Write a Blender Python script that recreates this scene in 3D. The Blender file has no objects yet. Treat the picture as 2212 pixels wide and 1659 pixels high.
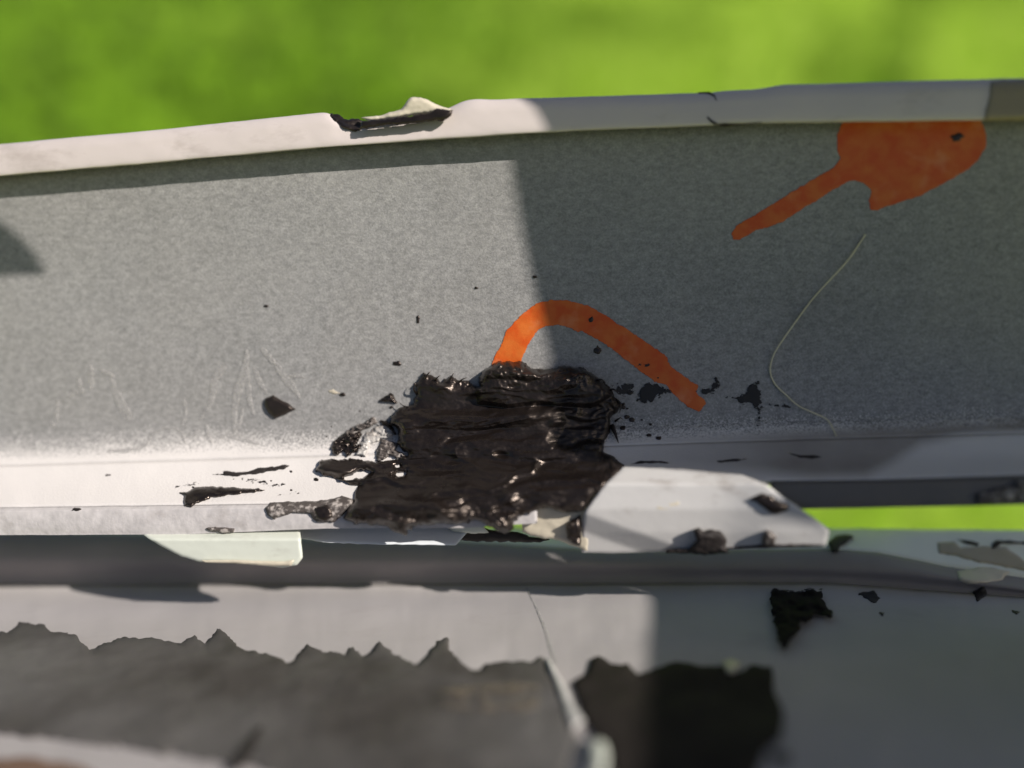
import bpy, bmesh, math, random
import numpy as np
from mathutils import Vector, Matrix

random.seed(3); RNG = np.random.default_rng(3)
SC = bpy.context.scene
COL = SC.collection
R = math.radians

# ---------------------------------------------------------------- camera
PITCH = R(36); CAMZ = 1.0
cd = bpy.data.cameras.new("camera"); cam = bpy.data.objects.new("camera", cd); COL.objects.link(cam)
cd.lens = 27; cd.sensor_width = 36; cd.sensor_fit = 'HORIZONTAL'
cd.clip_start = 0.005; cd.clip_end = 500
cam.location = (0, 0, CAMZ); cam.rotation_euler = (R(90) - PITCH, 0, 0)
SC.camera = cam
D0 = 0.112                                  # metres from lens to the grey wall
cd.dof.use_dof = True; cd.dof.focus_distance = D0 - 0.002; cd.dof.aperture_fstop = 27 / 6.2
cd.dof.aperture_blades = 0

XR = np.array([1.0, 0, 0]); YU = np.array([0, math.sin(PITCH), math.cos(PITCH)]); ZB = np.array([0, -math.cos(PITCH), math.sin(PITCH)])
CAM = np.array([0, 0, CAMZ])
# sun: direction towards the sun, written in the camera's axes, turned into the world
SUNC = np.array([1.1, 0.62, 1.0]); SUNW = SUNC[0] * XR + SUNC[1] * YU + SUNC[2] * ZB; SUNW /= np.linalg.norm(SUNW)
EL = math.asin(SUNW[2]); AZ = math.atan2(SUNW[0], SUNW[1])

# ---------------------------------------------------------------- world, sun, exposure
w = bpy.data.worlds.new("World"); SC.world = w; w.use_nodes = True
nt = w.node_tree; bg = nt.nodes['Background']
sky = nt.nodes.new('ShaderNodeTexSky'); sky.sky_type = 'NISHITA'; sky.sun_disc = False
sky.sun_elevation = EL; sky.sun_rotation = AZ
sky.air_density = 0.8; sky.dust_density = 2.0; sky.ozone_density = 1.0
nt.links.new(sky.outputs[0], bg.inputs[0]); bg.inputs[1].default_value = 0.05
sl = bpy.data.lights.new("sun", 'SUN'); sl.energy = 4.4; sl.angle = R(0.5); sl.color = (1.0, 0.93, 0.86)
so = bpy.data.objects.new("sun", sl); COL.objects.link(so)
so.rotation_euler = Vector(-SUNW).to_track_quat('-Z', 'Y').to_euler()
SC.view_settings.view_transform = 'Standard'; SC.view_settings.look = 'None'
SC.view_settings.exposure = 0.55; SC.view_settings.gamma = 1.0; SC.view_settings.use_curve_mapping = False
SC.cycles.max_bounces = 8

# ---------------------------------------------------------------- geometry helpers
WX, WY = 0.12, 0.10                          # slant of the wall plane: its right end and its top lean to the lens
F = 2212 * 27 / 36
def P(u, v, o):
    """world point where the line of sight (u, v) meets the plane lying o millimetres in front of the wall plane"""
    u = np.asarray(u, float); v = np.asarray(v, float); o = np.asarray(o, float) * 1e-3
    a = (u - 1106) / F; b = (829.5 - v) / F
    # plane: z = WX*x + WY*y - (D0 - o) with x = a*d, y = b*d, z = -d
    d = (D0 - o) / (1 + WX * a + WY * b)
    x = a * d; y = b * d
    return CAM + x[..., None] * XR + y[..., None] * YU - d[..., None] * ZB

def fade(t): return t * t * (3 - 2 * t)
def vnoise(x, y, seed=0):
    xi = np.floor(x).astype(int); yi = np.floor(y).astype(int); fx = fade(x - xi); fy = fade(y - yi)
    def h(i, j):
        n = (i * 374761393 + j * 668265263 + seed * 974711) & 0x7fffffff
        n = ((n ^ (n >> 13)) * 1274126177) & 0x7fffffff
        return ((n ^ (n >> 16)) & 0xffff) / 65535.0
    return (h(xi, yi) * (1 - fx) + h(xi + 1, yi) * fx) * (1 - fy) + (h(xi, yi + 1) * (1 - fx) + h(xi + 1, yi + 1) * fx) * fy
def fbm(x, y, seed=0, oct=4):
    s = 0; a = 1; t = 0
    for k in range(oct):
        s = s + a * (vnoise(x, y, seed + 17 * k) - 0.5); t += a; a *= 0.5; x = x * 2.03 + 5.1; y = y * 2.03 + 9.7
    return s / t * 2

def link_mesh(name, verts, faces, mat, parent=None, smooth=True, attr=None):
    me = bpy.data.meshes.new(name); me.from_pydata([tuple(p) for p in verts], [], [tuple(int(i) for i in f) for f in faces])
    if smooth: me.polygons.foreach_set('use_smooth', [True] * len(me.polygons))
    me.materials.append(mat)
    if attr:
        for k, vals in attr.items():
            at = me.attributes.new(k, 'FLOAT', 'POINT'); at.data.foreach_set('value', np.asarray(vals, dtype=np.float32).ravel())
    me.update()
    o = bpy.data.objects.new(name, me); COL.objects.link(o)
    if parent: o.parent = parent
    return o
def tag(o, label, cat, group=None, kind=None):
    if label: o['label'] = label
    if cat: o['category'] = cat
    if group: o['group'] = group
    if kind: o['kind'] = kind
    return o
def empty(name, label, cat, group=None):
    o = bpy.data.objects.new(name, None); COL.objects.link(o); o.empty_display_size = 0.01
    return tag(o, label, cat, group)

class Profile:
    """rows of (list of (u, v)) with an offset: a sheet lofted along the rows"""
    def __init__(self, rows, sub=6, wob=0.0, seed=0, bump=0.0):
        self.bump = bump; self.bs = seed + 40
        self.U = np.linspace(-420, 2640, 460)
        V = []; O = []
        for k, (kn, o) in enumerate(rows):
            ku = [p[0] for p in kn]; kv = [p[1] for p in kn]
            vv = np.interp(self.U, ku, kv)
            ker = np.hanning(9); ker /= ker.sum()
            pad = np.concatenate([np.full(4, vv[0]), vv, np.full(4, vv[-1])]); vv = np.convolve(pad, ker, 'valid')
            oo = np.interp(self.U, [p[0] for p in o], [p[1] for p in o]) if isinstance(o, list) else np.full_like(self.U, o)
            V.append(vv + wob * fbm(self.U / 60, self.U * 0 + k * 3.1, seed)); O.append(oo)
        V = np.array(V); O = np.array(O); n = len(rows)
        Vd = []; Od = []
        for i in range(n - 1):
            for s in range(sub):
                t = s / sub
                p0, p1, p2, p3 = max(i - 1, 0), i, i + 1, min(i + 2, n - 1)
                def cr(A):
                    m1 = (A[p2] - A[p0]) / 2; m2 = (A[p3] - A[p1]) / 2
                    return (2*t**3-3*t**2+1)*A[p1] + (t**3-2*t**2+t)*m1 + (-2*t**3+3*t**2)*A[p2] + (t**3-t**2)*m2
                Vd.append(cr(V)); Od.append(cr(O))
        Vd.append(V[-1]); Od.append(O[-1])
        self.V = np.array(Vd); self.O = np.array(Od)
        self.sub = sub
    def off(self, u, v):
        """offset of the sheet at many (u, v)"""
        u = np.asarray(u, float); v = np.asarray(v, float); sh = u.shape; u = u.ravel(); v = v.ravel(); out = np.empty_like(u)
        fu = np.clip((u - self.U[0]) / (self.U[1] - self.U[0]), 0, len(self.U) - 1.001); idx = np.floor(fu).astype(int); fr = fu - idx
        def col_(i, vv):
            vc = self.V[:, i]; oc = self.O[:, i]; a = int(np.argmin(vc[:len(vc) // 2])); b = int(np.argmax(vc)) + 1
            vc = np.maximum.accumulate(vc[a:b]) + np.arange(b - a) * 1e-4; return np.interp(vv, vc, oc[a:b])
        for i in np.unique(idx):
            m = idx == i
            out[m] = (1 - fr[m]) * col_(i, v[m]) + fr[m] * col_(i + 1, v[m])
        return (out + self.bump * fbm(u / 90, v / 60, self.bs)).reshape(sh)
    def mesh(self, name, mat, parent, r0=0, r1=None, thick=0.7, attr_fn=None, keep=None):
        a = r0 * self.sub; b = (len(self.V) - 1 if r1 is None else r1 * self.sub)
        V = self.V[a:b+1]; O = self.O[a:b+1].copy()
        U = np.broadcast_to(self.U, V.shape)
        O = O + self.bump * fbm(U / 90, V / 60, self.bs)
        pts = P(U, V, O); nr, nc = V.shape
        faces = []
        for i in range(nr - 1):
            for j in range(nc - 1):
                if keep is not None and not keep(U[i, j] + 3, (V[i, j] + V[i+1, j]) / 2): continue
                faces.append((i*nc+j, (i+1)*nc+j, (i+1)*nc+j+1, i*nc+j+1))
        att = {k: f(U, V) for k, f in attr_fn.items()} if attr_fn else None
        o = link_mesh(name, pts.reshape(-1, 3), faces, mat, parent, True, att)
        if thick:
            md = o.modifiers.new('thickness', 'SOLIDIFY'); md.thickness = thick * 1e-3; md.offset = -1
        return o

def sdf(poly, X, Y):
    """signed distance, positive inside"""
    poly = np.asarray(poly, float); d = np.full(X.shape, 1e18); ins = np.zeros(X.shape, bool); n = len(poly)
    for i in range(n):
        ax, ay = poly[i]; bx, by = poly[(i + 1) % n]
        ex, ey = bx - ax, by - ay; wx, wy = X - ax, Y - ay
        t = np.clip((wx * ex + wy * ey) / (ex * ex + ey * ey + 1e-9), 0, 1)
        d = np.minimum(d, (wx - t * ex) ** 2 + (wy - t * ey) ** 2)
        c = ((ay > Y) != (by > Y)) & (X < (bx - ax) * (Y - ay) / (by - ay + 1e-12) + ax)
        ins ^= c
    d = np.sqrt(d); return np.where(ins, d, -d)

def patch(name, poly, surf, mat, parent=None, h=0.5, rim=14, step=3.0, edge=2.0, escale=14, rough=0.3, rscale=(30, 14), seed=0, power=0.5, extra=None, sub=0.12, attr_fn=None, ridged=0.0, holes=()):
    """a lump or thin layer standing on a sheet: outline poly (u, v), thickness h mm, closed at the back"""
    poly = np.asarray(poly, float)
    x0, y0 = poly.min(0) - 2 * step - edge; x1, y1 = poly.max(0) + 2 * step + edge
    nx = max(4, int((x1 - x0) / step) + 1); ny = max(4, int((y1 - y0) / step) + 1)
    X, Y = np.meshgrid(np.linspace(x0, x1, nx), np.linspace(y0, y1, ny))
    s = sdf(poly, X, Y)
    for hp in holes: s = np.minimum(s, -sdf(hp, X, Y))
    s = s + edge * fbm(X / escale, Y / escale, seed, 4)
    # pull border points onto the outline so that the edge is smooth
    gy, gx = np.gradient(s, (y1 - y0) / (ny - 1), (x1 - x0) / (nx - 1)); g2 = np.maximum(gx * gx + gy * gy, 0.2)
    m = (s < 0) & (s > -1.5 * step)
    X = X - np.where(m, s * gx / g2, 0); Y = Y - np.where(m, s * gy / g2, 0)
    keep = s > -1.5 * step
    sp = np.clip(s, 0, None); prof = np.clip(sp / rim, 0, 1); prof = (prof * (2 - prof)) ** power
    H = h * prof
    if rough: H = H * (1 + rough * fbm(X / rscale[0], Y / rscale[1], seed + 5, 5))
    if ridged: H = H + ridged * prof * (1 - np.abs(fbm(X / rscale[0] / 2 + Y / 90, Y / rscale[1], seed + 9, 4)) * 2)
    if extra is not None: H = H + prof * extra(X, Y)
    base = surf(X, Y) if callable(surf) else np.full(X.shape, float(surf))
    H = np.where(s > 0, np.maximum(H, 0.02), 0)
    top = P(X, Y, base + H + 0.03); bot = P(X, Y, base - np.where(s > 0, sub, 0) + 0.0)
    N = nx * ny; idx = np.arange(N).reshape(ny, nx); k = keep
    q = k[:-1, :-1] & k[1:, :-1] & k[:-1, 1:] & k[1:, 1:] & ((s[:-1, :-1] > 0) | (s[1:, :-1] > 0) | (s[:-1, 1:] > 0) | (s[1:, 1:] > 0))
    a = idx[:-1, :-1][q]; b = idx[1:, :-1][q]; c = idx[1:, 1:][q]; d = idx[:-1, 1:][q]
    ft = np.stack([a, b, c, d], 1); fb = np.stack([a, d, c, b], 1) + N
    # sides
    e = {}
    for f in ft:
        for i in range(4):
            p_, q_ = int(f[i]), int(f[(i + 1) % 4])
            if (q_, p_) in e: del e[(q_, p_)]
            else: e[(p_, q_)] = 1
    sides = [(q_, p_, p_ + N, q_ + N) for p_, q_ in e]
    allv = np.concatenate([top.reshape(-1, 3), bot.reshape(-1, 3)]); faces = np.concatenate([ft, fb, np.array(sides).reshape(-1, 4)]).astype(int)
    used = np.unique(faces); rem = np.full(len(allv), -1); rem[used] = np.arange(len(used))
    att = None
    if mat.name.startswith('ragged'): att = {'dist': np.concatenate([s.ravel(), s.ravel()])[used]}
    if attr_fn: att = {kk: np.concatenate([f_(X, Y).ravel(), f_(X, Y).ravel()])[used] for kk, f_ in attr_fn.items()}
    return link_mesh(name, allv[used], rem[faces], mat, parent, True, att)

def resample(pts, step):
    pts = np.asarray(pts, float); n = len(pts); out = []
    for i in range(n - 1):
        p0, p1, p2, p3 = pts[max(i-1, 0)], pts[i], pts[i+1], pts[min(i+2, n-1)]
        k = max(1, int(np.linalg.norm(p2 - p1) / step))
        for s in range(k):
            t = s / k
            out.append(0.5 * ((2*p1) + (-p0+p2)*t + (2*p0-5*p1+4*p2-p3)*t*t + (-p0+3*p1-3*p2+p3)*t**3))
    out.append(pts[-1]); return np.array(out)
def stroke(pts, width, taper=0.0):
    """outline polygon round a centre line; width may be a list"""
    c = resample(pts, 8); n = len(c); d = np.gradient(c, axis=0); d /= np.linalg.norm(d, axis=1)[:, None] + 1e-9
    nrm = np.stack([-d[:, 1], d[:, 0]], 1); t = np.linspace(0, 1, n)
    wd = np.interp(t, np.linspace(0, 1, len(width)), width) if hasattr(width, '__len__') else np.full(n, width)
    wd = wd / 2 * (1 - taper * np.abs(2 * t - 1) ** 3)
    return np.concatenate([c + nrm * wd[:, None], (c - nrm * wd[:, None])[::-1]])
def tube(name, pts3, rad, mat, parent=None, seg=8):
    pts3 = np.asarray(pts3); n = len(pts3); rad = np.full(n, rad) if np.isscalar(rad) else np.asarray(rad)
    d = np.gradient(pts3, axis=0); d /= np.linalg.norm(d, axis=1)[:, None]
    verts = []; faces = []
    for i in range(n):
        a = np.cross(d[i], ZB); a /= np.linalg.norm(a) + 1e-9; b = np.cross(d[i], a)
        for k in range(seg):
            th = 2 * math.pi * k / seg; verts.append(pts3[i] + rad[i] * (math.cos(th) * a + math.sin(th) * b))
    for i in range(n - 1):
        for k in range(seg):
            faces.append((i*seg+k, i*seg+(k+1) % seg, (i+1)*seg+(k+1) % seg, (i+1)*seg+k))
    faces.append(tuple(range(seg))[::-1]); 
    o = link_mesh(name, verts, [f for f in faces if len(f) == 4], mat, parent)
    return o
# readings from the enlarged views of the photograph -> (u, v)
def Z(x0, y0, pts, k=0.36): return [(0.8848 * x0 + k * x, 0.8848 * y0 + k * y) for x, y in pts]
def ZA(p): return Z(0, 200, p)
def ZB2(p): return Z(800, 200, p)
def ZC(p): return Z(1600, 100, p)
def ZD(p): return Z(0, 800, p)
def ZE(p): return Z(750, 800, p)
def ZF(p): return Z(1600, 800, p)
def ZG(p): return Z(0, 1275, p, 0.5)
def ZH(p): return Z(1250, 1275, p, 0.5)

# ---------------------------------------------------------------- materials
class M:
    def __init__(s, name, rough=0.5, spec=0.5):
        s.m = bpy.data.materials.new(name); s.m.use_nodes = True; s.t = s.m.node_tree; s.b = s.t.nodes['Principled BSDF']
        s.b.inputs['Roughness'].default_value = rough; s.b.inputs['Specular IOR Level'].default_value = spec
        s.co = s.t.nodes.new('ShaderNodeTexCoord')
    def n(s, ty, **kw):
        nd = s.t.nodes.new(ty)
        for k, v in kw.items(): setattr(nd, k, v)
        return nd
    def l(s, a, b): s.t.links.new(a, b)
    def noise(s, scale, detail=3, rough=0.55, stretch=(1, 1, 1), dist=0.0):
        mp = s.n('ShaderNodeMapping'); mp.inputs['Scale'].default_value = stretch; s.l(s.co.outputs['Object'], mp.inputs[0])
        nz = s.n('ShaderNodeTexNoise'); nz.inputs['Scale'].default_value = scale; nz.inputs['Detail'].default_value = detail
        nz.inputs['Roughness'].default_value = rough; nz.inputs['Distortion'].default_value = dist; s.l(mp.outputs[0], nz.inputs['Vector']); return nz.outputs['Fac']
    def ramp(s, fac, stops):
        r = s.n('ShaderNodeValToRGB'); s.l(fac, r.inputs[0]); e = r.color_ramp.elements
        while len(e) < len(stops): e.new(0.5)
        for i, (p, c) in enumerate(stops): e[i].position = p; e[i].color = (*c, 1) if len(c) == 3 else c
        return r.outputs[0]
    def mix(s, f, a, b, blend='MIX'):
        m = s.n('ShaderNodeMix', data_type='RGBA', blend_type=blend)
        for i, x in ((0, f), (6, a), (7, b)):
            if isinstance(x, (int, float)): m.inputs[i].default_value = x
            elif isinstance(x, tuple): m.inputs[i].default_value = (*x, 1)
            else: s.l(x, m.inputs[i])
        return m.outputs[2]
    def math(s, op, a, b=0.0, clamp=False):
        m = s.n('ShaderNodeMath', operation=op, use_clamp=clamp)
        for i, x in ((0, a), (1, b)):
            if isinstance(x, (int, float)): m.inputs[i].default_value = x
            else: s.l(x, m.inputs[i])
        return m.outputs[0]
    def attr(s, name):
        a = s.n('ShaderNodeAttribute', attribute_name=name); return a.outputs['Fac']
    def bump(s, h, dist=0.0001, strength=1.0):
        b = s.n('ShaderNodeBump'); b.inputs['Distance'].default_value = dist; b.inputs['Strength'].default_value = strength
        s.l(h, b.inputs['Height']); 
        prev = s.b.inputs['Normal'].links
        if prev: s.l(prev[0].from_socket, b.inputs['Normal'])
        s.l(b.outputs[0], s.b.inputs['Normal']); return s
    def col(s, c):
        if isinstance(c, tuple): s.b.inputs['Base Color'].default_value = (*c, 1)
        else: s.l(c, s.b.inputs['Base Color'])
        return s

# thin white paint sprayed over grey primer: "white" is how much white paint the place carries
def coat(name, grey, white, rough=0.45, grain=3400):
    m = M(name, rough, 0.4)
    g = m.noise(grain, 3, 0.6, (1, 1, 1), 0.4); big = m.noise(60, 3)
    base = m.mix(m.ramp(g, [(0.36, (0, 0, 0)), (0.66, (1, 1, 1))]), tuple(0.70 * c for c in grey), tuple(1.28 * c for c in grey))
    base = m.mix(m.ramp(big, [(0.35, (0, 0, 0)), (0.7, (1, 1, 1))]), base, m.mix(0.25, base, (0.30, 0.285, 0.26)))
    str_ = m.noise(18, 4, 0.6, (0.35, 1, 1)); base = m.mix(m.ramp(str_, [(0.40, (0, 0, 0)), (0.62, (0.35, 0.35, 0.35))]), base, (0.36, 0.355, 0.345)); base = m.mix(m.ramp(m.noise(35, 5, 0.65), [(0.5, (0, 0, 0)), (0.75, (0.35, 0.35, 0.35))]), base, (0.12, 0.118, 0.11))
    md_ = m.noise(1500, 4, 0.65, (0.6, 1, 1), 0.3); base = m.mix(m.ramp(md_, [(0.38, (0, 0, 0)), (0.64, (1, 1, 1))]), m.mix(0.28, base, (0.12, 0.118, 0.115)), m.mix(0.16, base, (0.5, 0.485, 0.465)))
    # the white spray reaches the primer as separate droplets
    cov = m.math('ADD', m.attr('white'), m.math('MULTIPLY', m.math('SUBTRACT', g, 0.5), 1.1))
    cov = m.ramp(cov, [(0.30, (0, 0, 0)), (0.68, (1, 1, 1))])
    wn = m.noise(25, 3)
    wcol = m.mix(wn, white, tuple(0.92 * c for c in white))
    full = m.mix(cov, base, wcol); m.col(m.mix(m.math('MULTIPLY', m.attr('painted_shade'), m.math('ADD', 0.72, m.math('MULTIPLY', m.noise(200, 4), 0.4)), True), full, (0.115, 0.088, 0.066)))  # last mix: brown that imitates shade and reflection on the ledge
    m.bump(g, 0.00009, 0.6)
    return m.m
MAT_COAT = coat('sprayed_primer', (0.252, 0.250, 0.246), (0.66, 0.63, 0.605))
def paint(name, c, rough=0.3, var=0.12, scale=40, bumpd=0.00004, dirt=0.0, spec=0.5):
    m = M(name, rough, spec)
    n1 = m.noise(scale, 4); c2 = tuple(x * (1 - var) for x in c)
    cc = m.mix(n1, c, c2)
    if dirt:
        dn = m.noise(140, 5, 0.7, (0.5, 1, 1)); cc = m.mix(m.ramp(dn, [(0.56, (0, 0, 0)), (0.72, (dirt,) * 3)]), cc, (0.16, 0.12, 0.09))
    m.col(cc); m.bump(m.noise(900, 3), bumpd, 0.5); return m.m
MAT_RIM = paint('rim_white_paint', (0.58, 0.52, 0.495), 0.16, 0.12, 60, 0.00003, 0.25)
MAT_WHITE = paint('tab_white_paint', (0.55, 0.54, 0.525), 0.32, 0.12, 70, 0.00003, 0.5)
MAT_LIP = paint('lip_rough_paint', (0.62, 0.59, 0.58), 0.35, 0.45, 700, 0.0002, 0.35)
MAT_PANEL = paint('panel_primer', (0.52, 0.49, 0.48), 0.7, 0.45, 30, 0.00003, 0.1, 0.12)
MAT_LIP_SHADED = paint('shaded_lip_paint', (0.12, 0.11, 0.10), 0.45, 0.3, 120, 0.0001, 0.5)  # lip colour darkened for the shade on its right end
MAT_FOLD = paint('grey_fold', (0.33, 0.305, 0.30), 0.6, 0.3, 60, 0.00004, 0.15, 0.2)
MAT_GREEN = paint('pale_tab_paint', (0.62, 0.65, 0.57), 0.35, 0.1, 60, 0.00003, 0.3)

def sealant(name, c, rough=0.33, spec=0.5, bd=0.00025, chalk=0.0):
    m = M(name, rough, spec)
    n1 = m.noise(260, 4, 0.6, (1, 1, 1)); n2 = m.noise(900, 4)
    cc = m.mix(n1, c, tuple(x * 1.9 for x in c))
    if name.startswith('grey'): cc = m.mix(m.ramp(m.noise(30, 4, 0.6), [(0.40, (0, 0, 0)), (0.64, (0.9, 0.9, 0.9))]), cc, (0.13, 0.125, 0.12))
    if chalk: cc = m.mix(m.ramp(m.noise(1100, 4, 0.7), [(0.52, (0, 0, 0)), (0.62, (chalk,) * 3)]), cc, (0.42, 0.38, 0.35))
    m.col(cc)
    r = m.ramp(m.noise(150, 4), [(0.35, (rough - 0.08,) * 3), (0.7, (rough + 0.22,) * 3)]); m.l(r, m.b.inputs['Roughness'])
    m.bump(m.noise(420, 5, 0.6, (0.45, 1, 1), 0.6), bd, 0.8); m.bump(n2, 0.00003, 0.5); return m.m
MAT_SEAL = sealant('black_sealant', (0.0068, 0.0051, 0.0045), 0.29, 0.6, 0.00006)
MAT_SEAL.node_tree.nodes['Principled BSDF'].inputs['Specular Tint'].default_value = (1.0, 0.84, 0.74, 1)
MAT_SEAL_DRY = sealant('dry_sealant', (0.016, 0.013, 0.012), 0.6, 0.3)
MAT_SEAL_CHALK = sealant('chalky_sealant', (0.05, 0.042, 0.038), 0.5, 0.4, 0.0003, 0.9)
MAT_SEAL_SHADED = sealant('shaded_sealant', (0.016, 0.0135, 0.012), 0.75, 0.12, 0.00008)  # the band's sealant again, with shade put into a darker colour
MAT_BAND = sealant('grey_black_sealant', (0.040, 0.036, 0.033), 0.7, 0.3, 0.00006)

def residue(name, c, amount=0.5, scale=1800):
    m = M(name, 0.55, 0.3); m.col(c)
    tr = m.n('ShaderNodeBsdfTransparent'); mx = m.n('ShaderNodeMixShader'); out = m.t.nodes['Material Output']
    f = m.ramp(m.noise(scale, 4, 0.65), [(0.5 - 0.2 * amount, (0, 0, 0)), (0.62 - 0.1 * amount, (amount,) * 3)])
    m.l(f, mx.inputs[0]); m.l(tr.outputs[0], mx.inputs[1]); m.l(m.b.outputs[0], mx.inputs[2]); m.l(mx.outputs[0], out.inputs[0]); return m.m
MAT_PALE = residue('pale_scratch', (0.42, 0.41, 0.395), 0.65, 2600)
MAT_SMEAR = residue('thin_black_smear', (0.015, 0.013, 0.012), 1.0, 1500)
def ragged(name, c, w=9.0, scale=1300, spread=2.0, rough=0.5, limit=1.0):
    m = M(name, rough, 0.4); m.col(c)
    tr = m.n('ShaderNodeBsdfTransparent'); mx = m.n('ShaderNodeMixShader'); out = m.t.nodes['Material Output']
    nz = m.noise(scale, 5, 0.7, (0.8, 1, 1), 0.5)
    f = m.math('ADD', m.math('MULTIPLY', m.attr('dist'), 1.0 / w), m.math('MULTIPLY', m.math('SUBTRACT', nz, 0.5), spread * 2))
    f = m.ramp(f, [(0.38, (0, 0, 0)), (0.55, (limit,) * 3)]); m.bump(nz, 0.00008, 0.6)
    m.l(f, mx.inputs[0]); m.l(tr.outputs[0], mx.inputs[1]); m.l(m.b.outputs[0], mx.inputs[2]); m.l(mx.outputs[0], out.inputs[0]); return m.m
MAT_ORANGE = ragged('ragged_orange_marker', (0.5, 0.08, 0.01), 5.0, 1500, 0.98, 0.4, 0.97)
def tint_marker(mt):
    t = mt.node_tree; co = t.nodes.new('ShaderNodeTexCoord')
    def nz(sc, a, b, lo, hi):
        n = t.nodes.new('ShaderNodeTexNoise'); n.inputs['Scale'].default_value = sc; n.inputs['Detail'].default_value = 4; t.links.new(co.outputs['Object'], n.inputs['Vector'])
        r_ = t.nodes.new('ShaderNodeMapRange'); r_.inputs[1].default_value = lo; r_.inputs[2].default_value = hi; t.links.new(n.outputs['Fac'], r_.inputs[0])
        m_ = t.nodes.new('ShaderNodeMix'); m_.data_type = 'RGBA'; t.links.new(r_.outputs[0], m_.inputs[0])
        for k_, c_ in ((6, a), (7, b)):
            if isinstance(c_, tuple): m_.inputs[k_].default_value = (*c_, 1)
            else: t.links.new(c_, m_.inputs[k_])
        return m_.outputs[2]
    c = nz(500, (0.54, 0.080, 0.006), (0.58, 0.135, 0.018), 0.38, 0.66)
    c = nz(260, c, (0.62, 0.22, 0.09), 0.56, 0.78)
    t.links.new(c, t.nodes['Principled BSDF'].inputs['Base Color'])
tint_marker(MAT_ORANGE)
MAT_DAB = ragged('ragged_black_dab', (0.012, 0.010, 0.009))
MAT_SMEAR = ragged('ragged_thin_smear', (0.016, 0.013, 0.012), 22.0, 1300, 2.2)
MAT_BIGDAB = ragged('ragged_big_dab', (0.014, 0.011, 0.010), 14.0, 400, 1.0, 0.8)
MAT_BIGDAB.node_tree.nodes['Principled BSDF'].inputs['Specular IOR Level'].default_value = 0.08
MAT_TAN = residue('tan_smear', (0.22, 0.185, 0.145), 0.45, 300)
MAT_CREAM = paint('cream_putty', (0.62, 0.56, 0.44), 0.4, 0.25, 300, 0.0001, 0.4)
MAT_GRIT = paint('grey_putty', (0.55, 0.53, 0.50), 0.3, 0.5, 700, 0.0003, 0.7)
MAT_THREAD = paint('pale_fibre', (0.65, 0.60, 0.42), 0.6, 0.2)

# ---------------------------------------------------------------- lawn
m = M('lawn_soil', 0.9, 0.1)
m.col(m.mix(m.attr('paleness'), m.mix(m.noise(1.4, 3), (0.09, 0.17, 0.008), (0.19, 0.30, 0.02)), (0.62, 0.66, 0.22))); MAT_SOIL = m.m
def blade_mat():
    m = M('grass_blades', 0.5, 0.3)
    n1 = m.noise(4.5, 4, 0.75); n2 = m.noise(60, 1)
    c = m.mix(m.ramp(n1, [(0.46, (0, 0, 0)), (0.57, (1, 1, 1))]), (0.03, 0.13, 0.003), (0.27, 0.52, 0.022))
    c = m.mix(m.attr('paleness'), c, m.mix(m.ramp(n1, [(0.3, (0, 0, 0)), (0.7, (1, 1, 1))]), (0.38, 0.65, 0.02), (0.76, 0.92, 0.20)))
    c = m.mix(m.math('MULTIPLY', n2, 0.5), c, (0.36, 0.46, 0.06)); m.col(c)
    tl = m.n('ShaderNodeBsdfTranslucent'); m.l(c, tl.inputs[0]); mx = m.n('ShaderNodeMixShader'); mx.inputs[0].default_value = 0.35
    m.l(m.b.outputs[0], mx.inputs[1]); m.l(tl.outputs[0], mx.inputs[2]); m.l(mx.outputs[0], m.t.nodes['Material Output'].inputs[0]); return m.m
MAT_BLADE = blade_mat()
g = np.linspace(-1, 1, 41); g = np.sign(g) * np.abs(g) ** 2.2 * 150
GX, GY = np.meshgrid(g, g); GZ = 0.012 * fbm(GX * 1.3, GY * 1.3, 3)
pts = np.stack([GX, GY, GZ], -1).reshape(-1, 3)
tag(link_mesh('lawn', pts, [(i*41+j, i*41+j+1, (i+1)*41+j+1, (i+1)*41+j) for i in range(40) for j in range(40)], MAT_SOIL, None, True, {'paleness': np.clip((2.0 - GY) * 1.0, 0, 1) * (np.abs(GY) < 3)}), 'bright green lawn far out of focus behind the metal', 'lawn', None, 'structure')
NB = 170000
yy = 0.25 + (RNG.random(NB) ** 1.7) * 11; xx = (RNG.random(NB) * 2 - 1) * (0.6 + yy * 0.85)
cl = fbm(xx * 9, yy * 9, 8) * 0.5 + 0.5
hh = (0.03 + 0.05 * RNG.random(NB)) * (0.6 + cl); ww = (0.0022 + 0.002 * RNG.random(NB)) * (1 + yy * 0.7)
th = RNG.random(NB) * 6.283; lean = 0.5 * hh * RNG.random(NB); la = RNG.random(NB) * 6.283
dx = np.cos(th) * ww; dy = np.sin(th) * ww
V3 = np.stack([np.stack([xx - dx, yy - dy, 0 * xx - 0.01], 1), np.stack([xx + dx, yy + dy, 0 * xx - 0.01], 1), np.stack([xx + lean * np.cos(la), yy + lean * np.sin(la), hh], 1)], 1).reshape(-1, 3)
me = bpy.data.meshes.new('grass'); me.vertices.add(NB * 3); me.vertices.foreach_set('co', V3.ravel().astype(np.float32))
me.loops.add(NB * 3); me.loops.foreach_set('vertex_index', np.arange(NB * 3)); me.polygons.add(NB); me.polygons.foreach_set('loop_start', np.arange(NB) * 3)
me.update(calc_edges=True); me.materials.append(MAT_BLADE)
paleness = np.clip(0.34 + 1.15 * xx / (yy + 0.3) + 0.9 * fbm(xx * 1.3, yy * 0.8, 77) + 0.9 * np.exp(-((xx / yy - 0.315) / 0.03) ** 2) - 0.5 * np.exp(-((xx / yy - 0.47) / 0.03) ** 2), 0, 1); paleness = np.maximum(paleness, np.clip((1.9 - yy) * 1.2, 0, 1))  # tone grows paler to the right, close by and along one streak
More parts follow.
